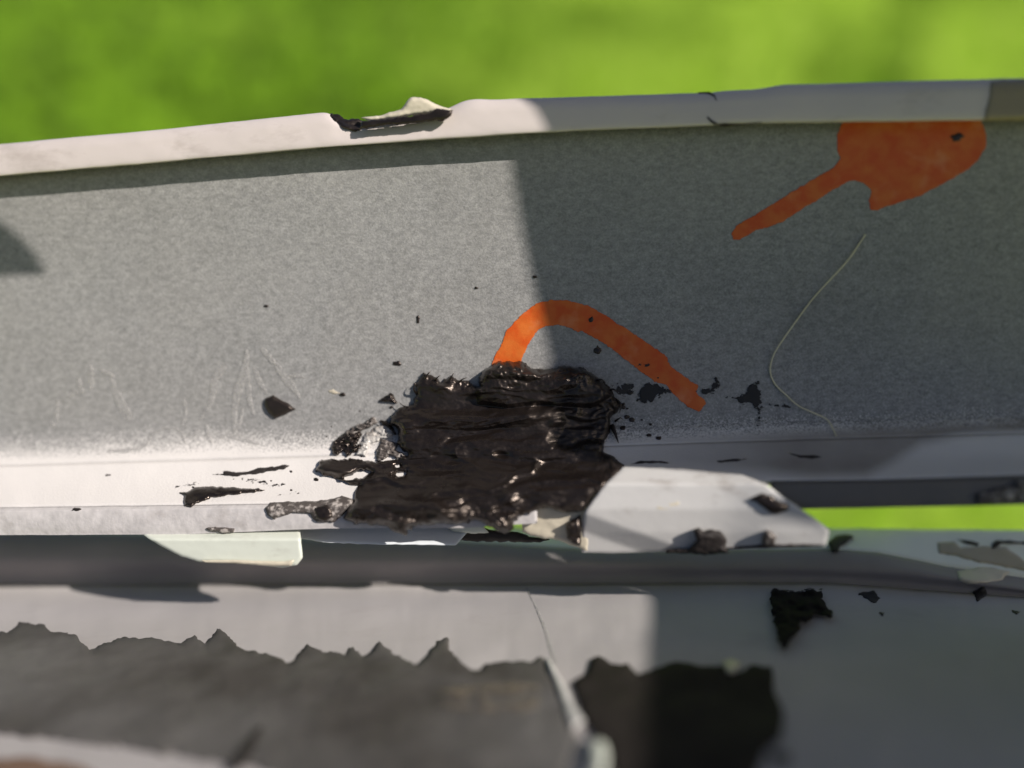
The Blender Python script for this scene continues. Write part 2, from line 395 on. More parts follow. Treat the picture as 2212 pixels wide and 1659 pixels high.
at = me.attributes.new('paleness', 'FLOAT', 'POINT'); at.data.foreach_set('value', np.repeat(paleness, 3).astype(np.float32))
go = bpy.data.objects.new('grass', me); COL.objects.link(go); tag(go, 'short sunlit grass blades, blurred to a green wash', 'grass', None, 'stuff')

# ---------------------------------------------------------------- upper channel
RIMTOP = [(-420, 352), (0, 312), (350, 280), (700, 243), (716, 244), (732, 262), (760, 272), (800, 270), (860, 262), (930, 250), (975, 232), (1000, 219), (1030, 214), (1060, 216), (1110, 214), (1540, 201), (1560, 198), (1640, 193), (1690, 184), (2130, 172), (2640, 160)]
RIMBOT = [(-420, 425), (0, 380), (350, 350), (700, 318), (1000, 297), (1100, 290), (1300, 280), (1545, 271), (1560, 268), (1700, 265), (2212, 258), (2640, 252)]
def sh(kn, d): return [(u, v + d) for u, v in kn]
def lerp(a, b, t):
    us = sorted(set([p[0] for p in a] + [p[0] for p in b]))
    return [(u, (1 - t) * np.interp(u, [p[0] for p in a], [p[1] for p in a]) + t * np.interp(u, [p[0] for p in b], [p[1] for p in b])) for u in us]
rimP = Profile([(sh(RIMTOP, 10), -1.5), (sh(RIMTOP, 2), 0.6), (RIMTOP, 1.8), (lerp(RIMTOP, RIMBOT, 0.22), 2.7), (lerp(RIMTOP, RIMBOT, 0.5), 3.1), (lerp(RIMTOP, RIMBOT, 0.8), 3.4), (lerp(RIMTOP, RIMBOT, 0.95), 3.4), (RIMBOT, 3.1), (sh(RIMBOT, 1), 1.8), (sh(RIMBOT, 0), 0.3)], 5, 1.2, 4, 0.12)
wallT = sh(RIMBOT, -6)
K = lambda *p: list(p)
ROWB = K((-420, 925), (0, 905), (700, 885), (1300, 880), (2212, 850), (2640, 840))
ROWC = K((-420, 985), (0, 965), (700, 945), (1340, 930), (2212, 905), (2640, 900))
ROWD = K((-420, 1018), (0, 1006), (700, 985), (1340, 962), (1700, 950), (2212, 935), (2640, 925))
ROWE = K((-420, 1055), (0, 1045), (450, 1040), (800, 1035), (1340, 1002), (2212, 985), (2640, 975))
ROWF = K((-420, 1105), (0, 1096), (450, 1090), (800, 1084), (1340, 1042), (1900, 1036), (2212, 1026), (2640, 1015))
ROWG = K((-420, 1120), (0, 1110), (450, 1104), (800, 1100), (1340, 1056), (1700, 1050), (2212, 1042), (2640, 1035))
ROWH = K((-420, 1156), (0, 1152), (400, 1150), (700, 1138), (1000, 1136), (1250, 1120), (1700, 1096), (2212, 1086), (2640, 1078))
chP = Profile([(wallT, 0.0), (lerp(wallT, ROWB, 0.5), -0.4), (ROWB, 0.0), (ROWC, 1.0), (ROWD, 2.8), (ROWE, 5.6), (ROWF, 9.6), (ROWG, 10.4), (ROWH, 10.6), (sh(ROWH, 2), 9.6), (sh(ROWH, -4), 2.0)], 6, 0.8, 9, 0.12)
S = chP.off
chan = empty('metal_channel', 'upper grey and white painted metal channel with orange marker marks and a rolled white rim', 'metal channel')
def white_fn(U, V):
    c = np.interp(U, [p[0] for p in ROWC], [p[1] for p in ROWC]); d = np.interp(U, [p[0] for p in ROWD], [p[1] for p in ROWD])
    t = (V - c) / (d - c)                                   # 0 at the start of the bend, 1 at the ledge
    left = np.interp(t, [-3.0, -1.2, 0.0, 0.6, 1.0], [0.0, 0.12, 0.42, 0.62, 1.0])
    return np.where(t > 1.0, 1.6, np.clip(left, 0.0, 1.2)) * 1.0 + 0.12 * fbm(U / 160, V / 80, 5)
PAINTED_SHADE = [(1345, 958), (1700, 935), (2300, 905), (2300, 925), (2080, 938), (1990, 958), (1930, 996), (1870, 1026), (1760, 1030), (1600, 1012), (1480, 1004), (1360, 1004), (1330, 985)]  # outline of the ledge's shade and wall reflection, painted as brown tone
def painted_shade_fn(U, V): return np.clip(0.5 + sdf(PAINTED_SHADE, U, V) / 26, 0, 1) * np.interp(U, [1340, 1720], [0.1, 0.72])
chP.mesh('wall_panel', MAT_COAT, chan, 0, 4, 0.7, {'white': white_fn, 'painted_shade': painted_shade_fn})
chP.mesh('ledge', MAT_COAT, chan, 4, 6, 0.7, {'white': lambda U, V: np.full(U.shape, 1.7), 'painted_shade': painted_shade_fn})
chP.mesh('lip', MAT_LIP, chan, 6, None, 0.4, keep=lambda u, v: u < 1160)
chP.mesh('shaded_lip', MAT_LIP_SHADED, chan, 6, None, 0.4, keep=lambda u, v: u > 1668)  # right end of the lip, its shade put into the paint
rimP.mesh('rim', MAT_RIM, chan, 0, None, 0.3)

# bent-down tab of the channel to the right of the sealant
def tab_off(U, V):
    base = np.interp(V, [1000, 1046, 1200], [6.1, 10.2, 10.4]) + 1.4 * (0.5 + 0.5 * np.tanh((U - 1620) / 60)); o = np.interp(V, [1000, 1040, 1100, 1150, 1200], [0, 0.1, 0.2, -0.5, -1.8])
    cr = (V - 1108) - (U - 1262) * 0.36                      # the crease; below and left of it the facet turns away
    return base + o + 0.4 - 0.032 * np.clip(cr, 0, 40)
tabpoly = [(1345, 1008), (1300, 1052), (1262, 1106), (1255, 1150), (1256, 1194), (1330, 1196), (1440, 1192), (1600, 1188), (1784, 1182), (1792, 1146), (1760, 1120), (1700, 1078), (1655, 1046), (1600, 1024), (1480, 1012)]
patch('bent_tab', tabpoly, tab_off, MAT_WHITE, chan, h=0.25, rim=4, step=5, edge=1.0, rough=0.1, seed=3, sub=0.4)
patch('torn_edge', [(1128, 1075), (1180, 1040), (1300, 1022), (1306, 1062), (1275, 1110), (1270, 1190), (1236, 1178), (1200, 1166), (1160, 1160), (1128, 1150)], lambda U, V: np.interp(V, [1030, 1090, 1190], [7.5, 9.6, 8.2]), MAT_CREAM, chan, h=0.3, rim=6, step=4, edge=4, rough=0.6, rscale=(26, 18), seed=4)
patch('torn_edge', ZE([(820, 1190), (960, 1165), (1040, 1170), (1090, 1230), (980, 1235), (880, 1225)]), lambda U, V: 6 + 0 * U, MAT_GREEN, chan, h=0.4, rim=6, step=4, edge=2, seed=5)
# pale tab below the lip at the left
patch('hanging_tab', ZD([(800, 1200), (860, 1245), (960, 1310), (1080, 1370), (1190, 1405), (1400, 1412), (1700, 1440), (1780, 1425), (1818, 1380), (1800, 1215), (1780, 1180), (1300, 1150)]), lambda U, V: 11.5 - 3.5 * np.clip((1165 - V) / 30, 0, 1), MAT_GREEN, chan, h=0.35, rim=5, step=4, edge=1.0, rough=0.1, seed=6, sub=0.35)
patch('tab_edge', ZD([(1200, 1395), (1400, 1393), (1560, 1400), (1700, 1402), (1770, 1392), (1745, 1430), (1640, 1432), (1400, 1415), (1230, 1412)]), 12.2, MAT_CREAM, chan, h=0.3, rim=4, step=3, edge=1, seed=7)

patch('lit_edge_strip', [(636, 1128), (640, 1162), (700, 1172), (800, 1176), (985, 1178), (1010, 1150), (990, 1128)], lambda U, V: np.interp(V, [1120, 1180], [3, 8]), paint('skylit_strip_paint', (0.72, 0.76, 0.78), 0.35, 0.1), chan, h=0.2, rim=4, step=4, edge=1, seed=8)  # strip added for the lit top edge below, skylight in its colour
# orange marker
patch('paint_mark', ZC([(1130, 455), (1080, 560), (1085, 650), (1105, 700), (1060, 755), (850, 880), (640, 1010), (480, 1105), (455, 1150), (460, 1192), (510, 1195), (620, 1140), (760, 1095), (860, 1030), (960, 970), (1080, 890), (1190, 838), (1240, 850), (1290, 900), (1275, 960), (1282, 1022), (1330, 1025), (1480, 970), (1600, 930), (1760, 845), (1900, 760), (1960, 690), (1995, 610), (1985, 540), (1950, 455)]), S, MAT_ORANGE, chan, h=0.05, rim=3, step=4, edge=3, rough=0.0, seed=11, sub=0.0)
arc = ZE([(1090, 260), (1120, 170), (1170, 80), (1195, 0)]) + ZB2([(1010, 1610), (1060, 1500), (1150, 1400), (1250, 1325), (1340, 1303), (1440, 1305), (1560, 1335), (1680, 1400), (1860, 1520), (2035, 1640)]) + ZF([(100, 230), (180, 290), (265, 345), (250, 385), (300, 430), (310, 460), (265, 512), (200, 485), (120, 420), (90, 390), (70, 350), (0, 330)]) + ZE([(2212, 430), (2080, 330), (1930, 215), (1780, 100), (1640, 25)]) + ZB2([(1640, 1590), (1500, 1500), (1400, 1465), (1310, 1470), (1260, 1500), (1200, 1590), (1170, 1659)]) + ZE([(1330, 100), (1290, 200), (1285, 270)])
patch('paint_mark', arc, S, MAT_ORANGE, chan, h=0.05, rim=3, step=3, edge=2, rough=0.0, seed=12, sub=0.0)
# pale branching scratches
for k, (pp, wd) in enumerate([
    (ZD([(660, 290), (700, 400), (740, 490), (780, 550)]), [7, 12, 18]), (ZD([(540, 220), (545, 300), (540, 380)]), 9), (ZD([(350, 430), (335, 500), (345, 570)]), 7),
    (ZD([(1480, 130), (1470, 230), (1430, 370), (1405, 480), (1405, 640)]), [12, 12, 7]), (ZD([(1350, 230), (1290, 300), (1270, 420), (1230, 510), (1190, 560)]), [16, 9, 6]),
    (ZD([(1480, 230), (1490, 400), (1520, 520)]), [10, 7]), (ZD([(1640, 200), (1700, 290), (1760, 360), (1800, 430)]), [9, 12, 7]), (ZD([(1520, 240), (1560, 330), (1600, 400)]), [8, 8]),
    (ZD([(1310, 655), (1400, 650), (1500, 680), (1560, 700)]), [6, 9, 6]), (ZD([(1235, 580), (1250, 650), (1270, 700)]), 6), (ZD([(640, 740), (780, 735), (880, 700), (905, 640)]), [5, 6, 4]),
    (ZD([(1100, 420), (1110, 520), (1090, 590)]), 6), (ZD([(590, 250), (640, 270), (690, 300)]), 7), (ZD([(1560, 120), (1620, 180), (1650, 230)]), 8), (ZD([(1200, 600), (1160, 650)]), 8), (ZD([(900, 640), (1000, 600), (1060, 610), (1090, 640)]), 5), (ZD([(470, 300), (480, 360), (500, 400)]), 8), (ZD([(1405, 640), (1440, 560), (1455, 480)]), 6),
    (ZD([(1720, 290), (1800, 290), (1840, 305)]), 5), (ZD([(300, 560), (330, 600)]), 7), (ZD([(400, 420), (430, 400), (470, 380)]), 8), (ZD([(1090, 620), (1110, 690)]), 6)]):
    patch('scratch', stroke(pp, np.array(wd) * 1.5 if hasattr(wd, '__len__') else wd * 1.5, 0.6), S, MAT_PALE, chan, h=0.03, rim=3, step=3, edge=2, seed=20 + k, sub=0.0)
# rim damage: black break, cream chip, cracks, dents
RO = rimP.off
patch('cream_chip', ZB2([(440, 165), (470, 120), (500, 92), (560, 90), (620, 120), (680, 145), (745, 165), (720, 185), (600, 190), (480, 205), (380, 225), (250, 235), (200, 215), (300, 205)]), 3.2, MAT_CREAM, chan, h=0.8, rim=8, step=3, edge=2, seed=41, sub=0.6)
patch('black_break', ZB2([(20, 185), (60, 195), (110, 225), (180, 215), (215, 235), (200, 285), (150, 300), (100, 280), (60, 245), (20, 215)]), RO, MAT_SEAL, chan, h=0.6, rim=8, step=2.5, edge=4, escale=8, rough=0.7, seed=42, sub=0.4)
patch('black_break', ZB2([(600, 185), (650, 160), (700, 165), (752, 166), (740, 208), (690, 236), (640, 232), (560, 245), (430, 258), (300, 268), (190, 285), (200, 238), (400, 215), (520, 200)]), 4.2, MAT_SEAL, chan, h=0.5, rim=8, step=2.5, edge=3, escale=8, seed=43, sub=0.4)
patch('crack', stroke(ZC([(310, 455), (340, 485), (375, 502), (480, 500), (640, 488)]), [5, 8, 3, 2]), RO, MAT_SEAL_DRY, chan, h=0.1, rim=3, step=2, edge=0.8, seed=44, sub=0.3)
patch('crack', stroke(ZC([(250, 312), (320, 312), (355, 330), (368, 360)]), [2, 4, 6, 2]), RO, MAT_SEAL_DRY, chan, h=0.1, rim=3, step=2, edge=0.8, seed=45, sub=0.3)
patch('rim_patch', ZC([(2010, 240), (2300, 225), (2300, 480), (1970, 480), (1985, 400), (2005, 330)]), RO, paint('stained_rim', (0.30, 0.25, 0.17), 0.4, 0.3, 60), chan, h=0.25, rim=5, step=5, edge=2, seed=46, sub=0.0)
# dirt line in the shade at the right end and flecks on the channel
FL = [(575, 661, 5, 3), (903, 689, 4, 10), (858, 785, 9, 6), (1029, 622, 4, 3), (1155, 598, 5, 3), (1277, 690, 6, 7), (1291, 757, 8, 8), (233, 1026, 5, 2), (740, 852, 7, 4), (165, 1100, 10, 4), (2068, 296, 14, 9)]
for k, (x, y, a, b) in enumerate(FL):
    an = np.linspace(0, 6.283, 13)[:-1]; rr = 1 + 0.25 * RNG.standard_normal(12) * 0.6
    patch('black_fleck', np.stack([x + a * rr * np.cos(an), y + b * rr * np.sin(an)], 1), S, MAT_SEAL, chan, h=0.18, rim=4, step=1.5, edge=1.5, escale=5, seed=60 + k, sub=0.0)

for k in range(34):
    q = RNG.random()
    if q < 0.45: x, y = 700 + 190 * RNG.random(), 880 + 150 * RNG.random()
    elif q < 0.8: x, y = 1335 + 90 * RNG.random() ** 1.5, 800 + 170 * RNG.random()
    else: x, y = 380 + 400 * RNG.random(), 1000 + 70 * RNG.random()
    a = 1.5 + 3.5 * RNG.random() ** 2; an = np.linspace(0, 6.283, 9)[:-1]; rr = 1 + 0.3 * (RNG.random(8) - 0.5)
    patch('black_fleck', np.stack([x + 1.4 * a * rr * np.cos(an), y + a * rr * np.sin(an)], 1), S, MAT_SEAL, chan, h=0.12 + 0.02 * a, rim=3, step=1.4, edge=1.2, escale=4, seed=200 + k, sub=0.0)
# ---------------------------------------------------------------- lower panel
RA = K((-420, 1140), (1700, 1140), (1790, 1143), (2212, 1150), (2640, 1156))
RB = K((-420, 1140), (0, 1146), (640, 1163), (985, 1170), (1300, 1188), (1790, 1186), (1900, 1194), (2050, 1225), (2212, 1248), (2640, 1300))
RC_ = K((-420, 1205), (0, 1205), (985, 1212), (1790, 1226), (1950, 1235), (2212, 1272), (2640, 1320))
RD_ = K((-420, 1262), (0, 1262), (985, 1260), (1790, 1258), (2212, 1290), (2640, 1335))
def flat(v): return [(-420, v), (2640, v)]
loP = Profile([(sh(RA, 6), -26.0), (RA, -20.0), (RB, -10.5), (RC_, -7.0), (RD_, -7.0), (lerp(RD_, flat(1420), .4), 4.0), (flat(1420), 18), (flat(1530), 31.0), (flat(1660), 43.0), (flat(1820), 54.0)], 6, 1.0, 14, 0.3)
LO = loP.off
low = empty('folded_sheet', 'lower blurred grey metal panel with a rounded top fold, below the channel', 'sheet metal')
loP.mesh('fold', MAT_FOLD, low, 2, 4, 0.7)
loP.mesh('top_edge', paint('skylit_edge_paint', (0.80, 0.82, 0.76), 0.3, 0.1), low, 0, 2, 0.5)  # top edge coloured paler to stand in for skylight it lacks
loP.mesh('panel_face', MAT_PANEL, low, 4, None, 0.7, {'white': lambda U, V: 0.30 + np.clip((V - 1400) / 500, 0, 0.3) + 0 * U})
bandpoly = ZG([(-500, 520), (-100, 520), (0, 490), (60, 450), (125, 428), (180, 445), (250, 480), (330, 490), (400, 548), (450, 520), (520, 495), (700, 505), (790, 530), (840, 490), (880, 530), (950, 465), (1000, 500), (1060, 555), (1150, 570), (1250, 600), (1330, 530), (1400, 565), (1480, 570), (1520, 530), (1570, 575), (1640, 515), (1700, 570), (1800, 610), (1860, 540), (1930, 490), (1955, 580), (2040, 640), (2100, 620), (2212, 600)]) + ZH([(60, 590), (130, 590), (170, 650), (210, 740), (260, 880), (290, 930), (250, 1020), (240, 1200), (-400, 1300)]) + [(700, 1720), (560, 1662), (350, 1628), (180, 1604), (0, 1588), (-250, 1560)]
tag(patch('sealant_band', bandpoly, LO, MAT_BAND, None, h=0.7, rim=14, step=7, edge=10, escale=22, rough=0.5, rscale=(70, 50), seed=70), 'wide dull charcoal sealant band with ragged top edge, bottom left on the lower panel', 'sealant')
b2 = ZH([(255, 690), (320, 650), (340, 590), (370, 580), (430, 610), (500, 610), (540, 660), (600, 640), (700, 600), (820, 620), (910, 620), (950, 660), (990, 640), (1030, 620), (1120, 620), (1140, 740), (1180, 830), (1160, 930), (1090, 1000), (1060, 1100), (1000, 1250), (500, 1250), (440, 1120), (400, 980), (350, 930), (310, 850)])
tag(patch('sealant_band', b2, LO, MAT_SEAL_SHADED, None, h=1.0, rim=12, step=6, edge=5, escale=24, rough=0.35, rscale=(90, 60), seed=71), 'thick black sealant block right of the pale streak, half in shade on the lower panel', 'sealant')
patch('pale_streak', stroke(ZH([(60, 280), (130, 430), (190, 620)]), [3, 8, 12]), LO, MAT_PALE, low, h=0.05, rim=3, step=4, edge=1, seed=72, sub=0)
tag(patch('putty_string', stroke(ZH([(150, 590), (200, 690), (250, 800), (290, 880)]), [10, 16, 20, 34]), LO, MAT_WHITE, None, h=1.4, rim=8, step=4, edge=1.5, seed=73), 'white putty string running down between the two dark sealant bands', 'putty')
tag(patch('putty_lump', ZH([(335, 960), (360, 935), (400, 945), (415, 1000), (400, 1080), (420, 1200), (340, 1200), (350, 1060)]), lambda U, V: LO(U, V) + 1.2, MAT_GREEN, None, h=1.0, rim=10, step=5, edge=2, seed=74), 'pale bluish putty lump at the bottom edge of the photo', 'putty')
tag(patch('sealant_clod', ZH([(1130, 280), (1200, 290), (1290, 265), (1350, 290), (1360, 330), (1400, 390), (1390, 430), (1330, 415), (1270, 450), (1230, 510), (1175, 555), (1120, 520), (1130, 430), (1110, 350)]), LO, MAT_BIGDAB, None, h=2.2, rim=18, step=4, edge=12, escale=16, rough=0.7, seed=75), 'black clod of sealant on the shaded right half of the lower panel', 'sealant')
patch('tan_smear', ZG([(1880, 715), (2050, 705), (2212, 690), (2330, 700), (2330, 800), (2200, 830), (2000, 810), (1890, 800)]), lambda U, V: LO(U, V) + 1.1, MAT_TAN, low, h=0.05, rim=5, step=6, edge=5, seed=76, sub=0)
patch('rust_stain', [(-80, 1640), (60, 1636), (170, 1652), (240, 1690), (-80, 1700)], LO, paint('rust_stain', (0.20, 0.12, 0.08), 0.6, 0.3), low, h=0.05, rim=5, step=5, edge=4, seed=79, sub=0)
patch('dark_scuff', stroke(ZG([(1130, 880), (1070, 970), (1000, 1080)]), [8, 26, 20]), lambda U, V: LO(U, V) + 0.95, MAT_SEAL_DRY, low, h=0.05, rim=5, step=5, edge=3, seed=77, sub=0)
for k, pp in enumerate([[(1500, 310), (1560, 290), (1600, 330), (1560, 350)], [(1580, 390), (1610, 385), (1605, 410)], [(1985, 300), (2040, 280), (2060, 310), (2010, 340)], [(1110, 1000), (1180, 990), (1215, 1020), (1150, 1060)], [(2160, 380), (2200, 385), (2180, 400)]]):
    patch('black_fleck', ZH(pp), LO, MAT_SEAL_DRY, low, h=0.4, rim=8, step=4, edge=5, escale=9, seed=80 + k, sub=0)
patch('cream_chip', ZH([(905, 600), (950, 590), (990, 610), (960, 650), (930, 650)]), lambda U, V: LO(U, V) + 0.8, MAT_CREAM, low, h=0.6, rim=7, step=4, edge=2, seed=86, sub=0.2)
patch('cream_chip', ZH([(1920, 210), (2050, 190), (2150, 215), (2120, 250), (1960, 270), (1930, 250)]), LO, MAT_CREAM, low, h=0.5, rim=7, step=5, edge=3, seed=87, sub=0)
patch('cream_chip', ZF([(1690, 1290), (1800, 1280), (1830, 1320), (1960, 1310), (2110, 1320), (2250, 1420), (2250, 1460), (1950, 1410), (1800, 1370), (1700, 1355)]), LO, paint('tan_paint', (0.42, 0.37, 0.28), 0.5, 0.2), low, h=0.3, rim=7, step=5, edge=2, seed=88, sub=0)

# ---------------------------------------------------------------- main sealant lump
lump = ZE([(640, 340), (700, 268), (740, 285), (780, 300), (800, 330), (830, 300), (860, 278), (900, 315), (960, 320), (1000, 350), (1030, 345), (1040, 290), (1075, 240), (1150, 205), (1290, 203), (1350, 240), (1460, 245), (1560, 228), (1660, 240), (1715, 280), (1760, 320), (1810, 350), (1850, 410), (1885, 460), (1870, 500), (1830, 540), (1820, 610), (1790, 680), (1780, 740), (1850, 780), (1880, 820), (1920, 850), (1870, 900), (1800, 950), (1740, 1000), (1690, 1050), (1650, 1110), (1560, 1110), (1500, 1095), (1430, 1075), (1370, 1105), (1300, 1120), (1240, 1170), (1220, 1235), (1150, 1225), (1070, 1180), (1010, 1160), (900, 1180), (780, 1180), (680, 1188), (630, 1200), (590, 1245), (550, 1235), (480, 1195), (400, 1185), (290, 1178), (220, 1140), (240, 1090), (280, 1040), (290, 970), (310, 945), (230, 930), (180, 900), (90, 895), (45, 850), (70, 800), (150, 780), (260, 790), (400, 800), (540, 790), (600, 760), (545, 700), (540, 640), (530, 590), (500, 570), (520, 510), (560, 480), (630, 460), (650, 400)])
def bumpf(cx, cy, rx, ry, a, p=2): return lambda X, Y: a * np.exp(-((np.abs(X - cx) / rx) ** p + (np.abs(Y - cy) / ry) ** p))
def zE(x, y): return (663.6 + 0.36 * x, 707.8 + 0.36 * y)
def lump_extra(X, Y):
    H = 0 * X
    for (x, y, rx, ry, a) in [(1200, 290, 190, 90, 1.2), (1560, 330, 190, 110, 1.0), (900, 560, 420, 50, 1.3), (1300, 530, 300, 60, 1.1), (900, 700, 500, 60, 0.6), (700, 1060, 400, 50, 0.8), (1200, 860, 400, 60, 0.8), (600, 600, 60, 50, 0.7), (800, 380, 160, 90, 0.7), (1500, 600, 250, 160, 0.9), (600, 1120, 330, 60, 1.0), (570, 1200, 50, 60, 0.8), (1150, 1190, 80, 60, 0.7), (1000, 960, 380, 50, 0.5), (1400, 760, 260, 30, 0.6), (200, 850, 140, 40, 0.5), (800, 1090, 150, 20, 0.5)]:
        cx, cy = zE(x, y); H = H + bumpf(cx, cy, rx * .36, ry * .36, a)(X, Y)
    def step_(p_, a_, w_): return a_ * np.clip(sdf(ZE(p_), X, Y) / w_ + 0.5, 0, 1) ** 0.7
    H = H + step_([(1030, 450), (1022, 330), (1070, 245), (1200, 195), (1330, 235), (1400, 290), (1550, 220), (1700, 260), (1820, 400), (1700, 470), (1400, 450), (1200, 470)], 1.1, 9)
    H = H + step_([(500, 560), (700, 520), (1000, 540), (1500, 500), (1520, 560), (1450, 700), (1000, 740), (560, 720)], 0.7, 26)
    H = H + step_([(220, 1150), (290, 1040), (420, 1030), (640, 1050), (700, 1040), (860, 1120), (900, 1180), (600, 1260), (300, 1190)], 0.7, 16)
    H = H + step_([(680, 1060), (760, 1040), (900, 1110), (1100, 1130), (1250, 1120), (1230, 1240), (900, 1180), (800, 1130)], 0.5, 10)
    # folds dragged sideways by the trowel
    wv = fbm(X / 130 + 3, Y / 60, 91, 3)
    H = H + 0.42 * (1 - np.abs(fbm(X / 170 + wv, Y / 42 + wv * 1.3 + X / 300, 92, 2)) * 2.6)
    H = H + 0.09 * (1 - np.abs(fbm(X / 80 + wv, Y / 13 + wv * 2 + X / 160, 93, 2)) * 2.4)
    top = np.clip((860 - Y) / 50, 0, 1); side = np.clip((X - 1270) / 40, 0, 1); low_ = np.clip((Y - 1075) / 40, 0, 1)
    H = H + 0.05 * fbm(X / 14, Y / 10, 94, 3) + (0.30 * np.maximum(top, side) + 0.2 * low_) * fbm(X / 9, Y / 10, 95, 3)
    return H
def lump_base(X, Y):
    o = S(X, np.minimum(Y, 1134)); return o
tag(patch('sealant_lump', lump, lump_base, MAT_SEAL, None, h=1.0, rim=16, step=1.8, edge=6.0, escale=11, rough=0.25, seed=90, extra=lump_extra, sub=0.5, holes=[ZE([(225, 905), (270, 880), (320, 858), (375, 855), (390, 868), (360, 890), (300, 905)]), ZE([(520, 880), (550, 868), (592, 868), (585, 882), (540, 890)]), ZE([(530, 830), (560, 822), (570, 832)])]), 'large glossy brown-black sealant lump smeared from the wall over the lip in the middle', 'sealant')

# small spikes of sealant torn up at the lump's edges
def spike(pts, wd, surf=S, name='torn_spike', mat=MAT_SEAL, parent=None, lift=0.5):
    c = resample(pts, 4); n = len(c); t = np.linspace(0, 1, n)
    o = surf(c[:, 0], c[:, 1]) + 0.3 + lift * np.sin(t * 2.2)
    return tube(name, P(c[:, 0], c[:, 1], o), wd * 1e-3 * (1 - t * 0.85), mat, parent, 7)
lumpo = bpy.data.objects['sealant_lump']
for k, (pp, wd, lf) in enumerate([([(1830, 590), (1850, 640), (1868, 692)], 0.38, 0.5), ([(1850, 560), (1880, 540), (1895, 550)], 0.2, 1.0), ([(700, 330), (715, 290), (740, 262)], 0.25, 1), ([(850, 330), (865, 295), (880, 270)], 0.22, 1), ([(900, 340), (930, 310), (960, 300)], 0.2, 1),
        ([(660, 400), (640, 370), (650, 330)], 0.22, 1), ([(1800, 380), (1840, 370), (1870, 400)], 0.25, 1), ([(1850, 430), (1880, 460), (1875, 510)], 0.25, 1), ([(760, 330), (780, 300), (800, 285)], 0.2, 1.3), ([(1700, 330), (1760, 310), (1790, 330)], 0.25, 1), ([(640, 480), (580, 470), (550, 445)], 0.16, .7), ([(560, 600), (500, 580), (440, 555)], 0.2, 0.6)]):
    spike(ZE(pp), wd, parent=lumpo, lift=lf)

# curled flakes at the left of the lump
def crinkle(name, poly, mat, label, seed, h=0.5, r=0.9, base=0.0):
    return tag(patch(name, poly, (lambda U, V: S(U, V) + base), mat, None, h=h, rim=8, step=1.6, edge=3.5, escale=7, rough=r, rscale=(9, 6), seed=seed, ridged=0.35, sub=0.0), label, 'sealant')
crinkle('sealant_flake', ZE([(140, 720), (160, 680), (230, 630), (300, 610), (330, 640), (300, 700), (340, 690), (400, 672), (350, 710), (290, 745), (240, 770), (215, 740), (190, 765), (150, 760)]), MAT_SEAL, 'glossy folded sealant flake sticking out left of the big lump', 101)
crinkle('sealant_flake', ZE([(215, 640), (260, 600), (330, 575), (380, 540), (405, 535), (420, 570), (370, 600), (290, 640), (240, 665)]), MAT_SEAL_CHALK, 'chalky crumpled sealant flake above the glossy folded flake', 102)
crinkle('putty_flake', ZE([(340, 650), (400, 600), (460, 580), (520, 610), (510, 650), (440, 670), (380, 700), (350, 770), (290, 760)]), MAT_GRIT, 'white crumpled putty flake wedged left of the big lump', 103, 0.35)
crinkle('sealant_flake', ZE([(410, 740), (440, 700), (440, 670), (500, 680), (545, 700), (530, 730), (600, 770), (540, 790), (500, 770), (450, 800), (415, 800)]), MAT_SEAL_CHALK, 'chalky curled sealant flake touching the left side of the big lump', 104)
crinkle('sealant_flake', ZE([(430, 440), (470, 410), (500, 392), (520, 410), (525, 430), (555, 460), (500, 450), (470, 445)]), MAT_SEAL, 'small curled black flake up left of the big lump', 105, 0.3)
crinkle('sealant_flake', ZE([(430, 555), (480, 560), (520, 600), (530, 640), (500, 620), (470, 600)]), MAT_SEAL, 'thin black claw-shaped flake beside the white putty flake', 106, 0.4)
# separate blob and smears on ledge and wall
def blot(name, poly, label, mat=MAT_SEAL, h=0.5, seed=0, step=2.2, edge=2.5, escale=9, surf=S, sub=0.0, **k):
    return tag(patch(name, poly, surf, mat, None, h=h, rim=9, step=step, edge=edge, escale=escale, seed=seed, sub=sub, **k), label, 'sealant')
blot('sealant_drop', ZD([(1590, 425), (1640, 403), (1670, 425), (1740, 460), (1772, 490), (1720, 520), (1650, 547), (1605, 510), (1583, 455)]), 'lone rounded black drop stuck on the sunlit grey wall', h=0.8, seed=110, rough=0.15, edge=1.5)
blot('sealant_smear', ZD([(1070, 990), (1120, 985), (1180, 955), (1260, 950), (1330, 955), (1420, 960), (1540, 965), (1600, 975), (1510, 990), (1400, 1000), (1270, 1020), (1190, 1050), (1150, 1078), (1110, 1070), (1100, 1035), (1110, 1005)]), 'glossy black comma-shaped smear with a fat end on the sunlit ledge', h=0.7, seed=111, step=1.8)
blot('sealant_smear', ZD([(1250, 880), (1340, 875), (1340, 862), (1430, 868), (1500, 860), (1550, 840), (1640, 835), (1720, 820), (1748, 830), (1700, 850), (1620, 862), (1520, 880), (1400, 890), (1340, 885)]), 'thin black streak highest of the smears on the sunlit ledge', h=0.3, seed=112, mat=MAT_SEAL_DRY, step=1.8)
blot('sealant_smear', ZD([(1400, 910), (1480, 900), (1560, 905), (1620, 925), (1740, 925), (1750, 940), (1640, 955), (1560, 945), (1480, 925)]), 'faint grey-black smear between the thin streak and the comma-shaped smear', mat=MAT_SMEAR, h=0.1, seed=113)
blot('sealant_smear', ZD([(1060, 945), (1140, 935), (1190, 915), (1240, 912), (1210, 935), (1150, 950), (1060, 960), (960, 990)]), 'pale scuffed smear just above the comma-shaped smear', mat=MAT_SMEAR, h=0.1, seed=114)
blot('sealant_smear', ZD([(1620, 1000), (1700, 1000), (1740, 985), (1800, 985), (1800, 998), (1700, 1010), (1640, 1012)]), 'thin scuff right of the comma-shaped smear near the ledge front', mat=MAT_SMEAR, h=0.1, seed=115)
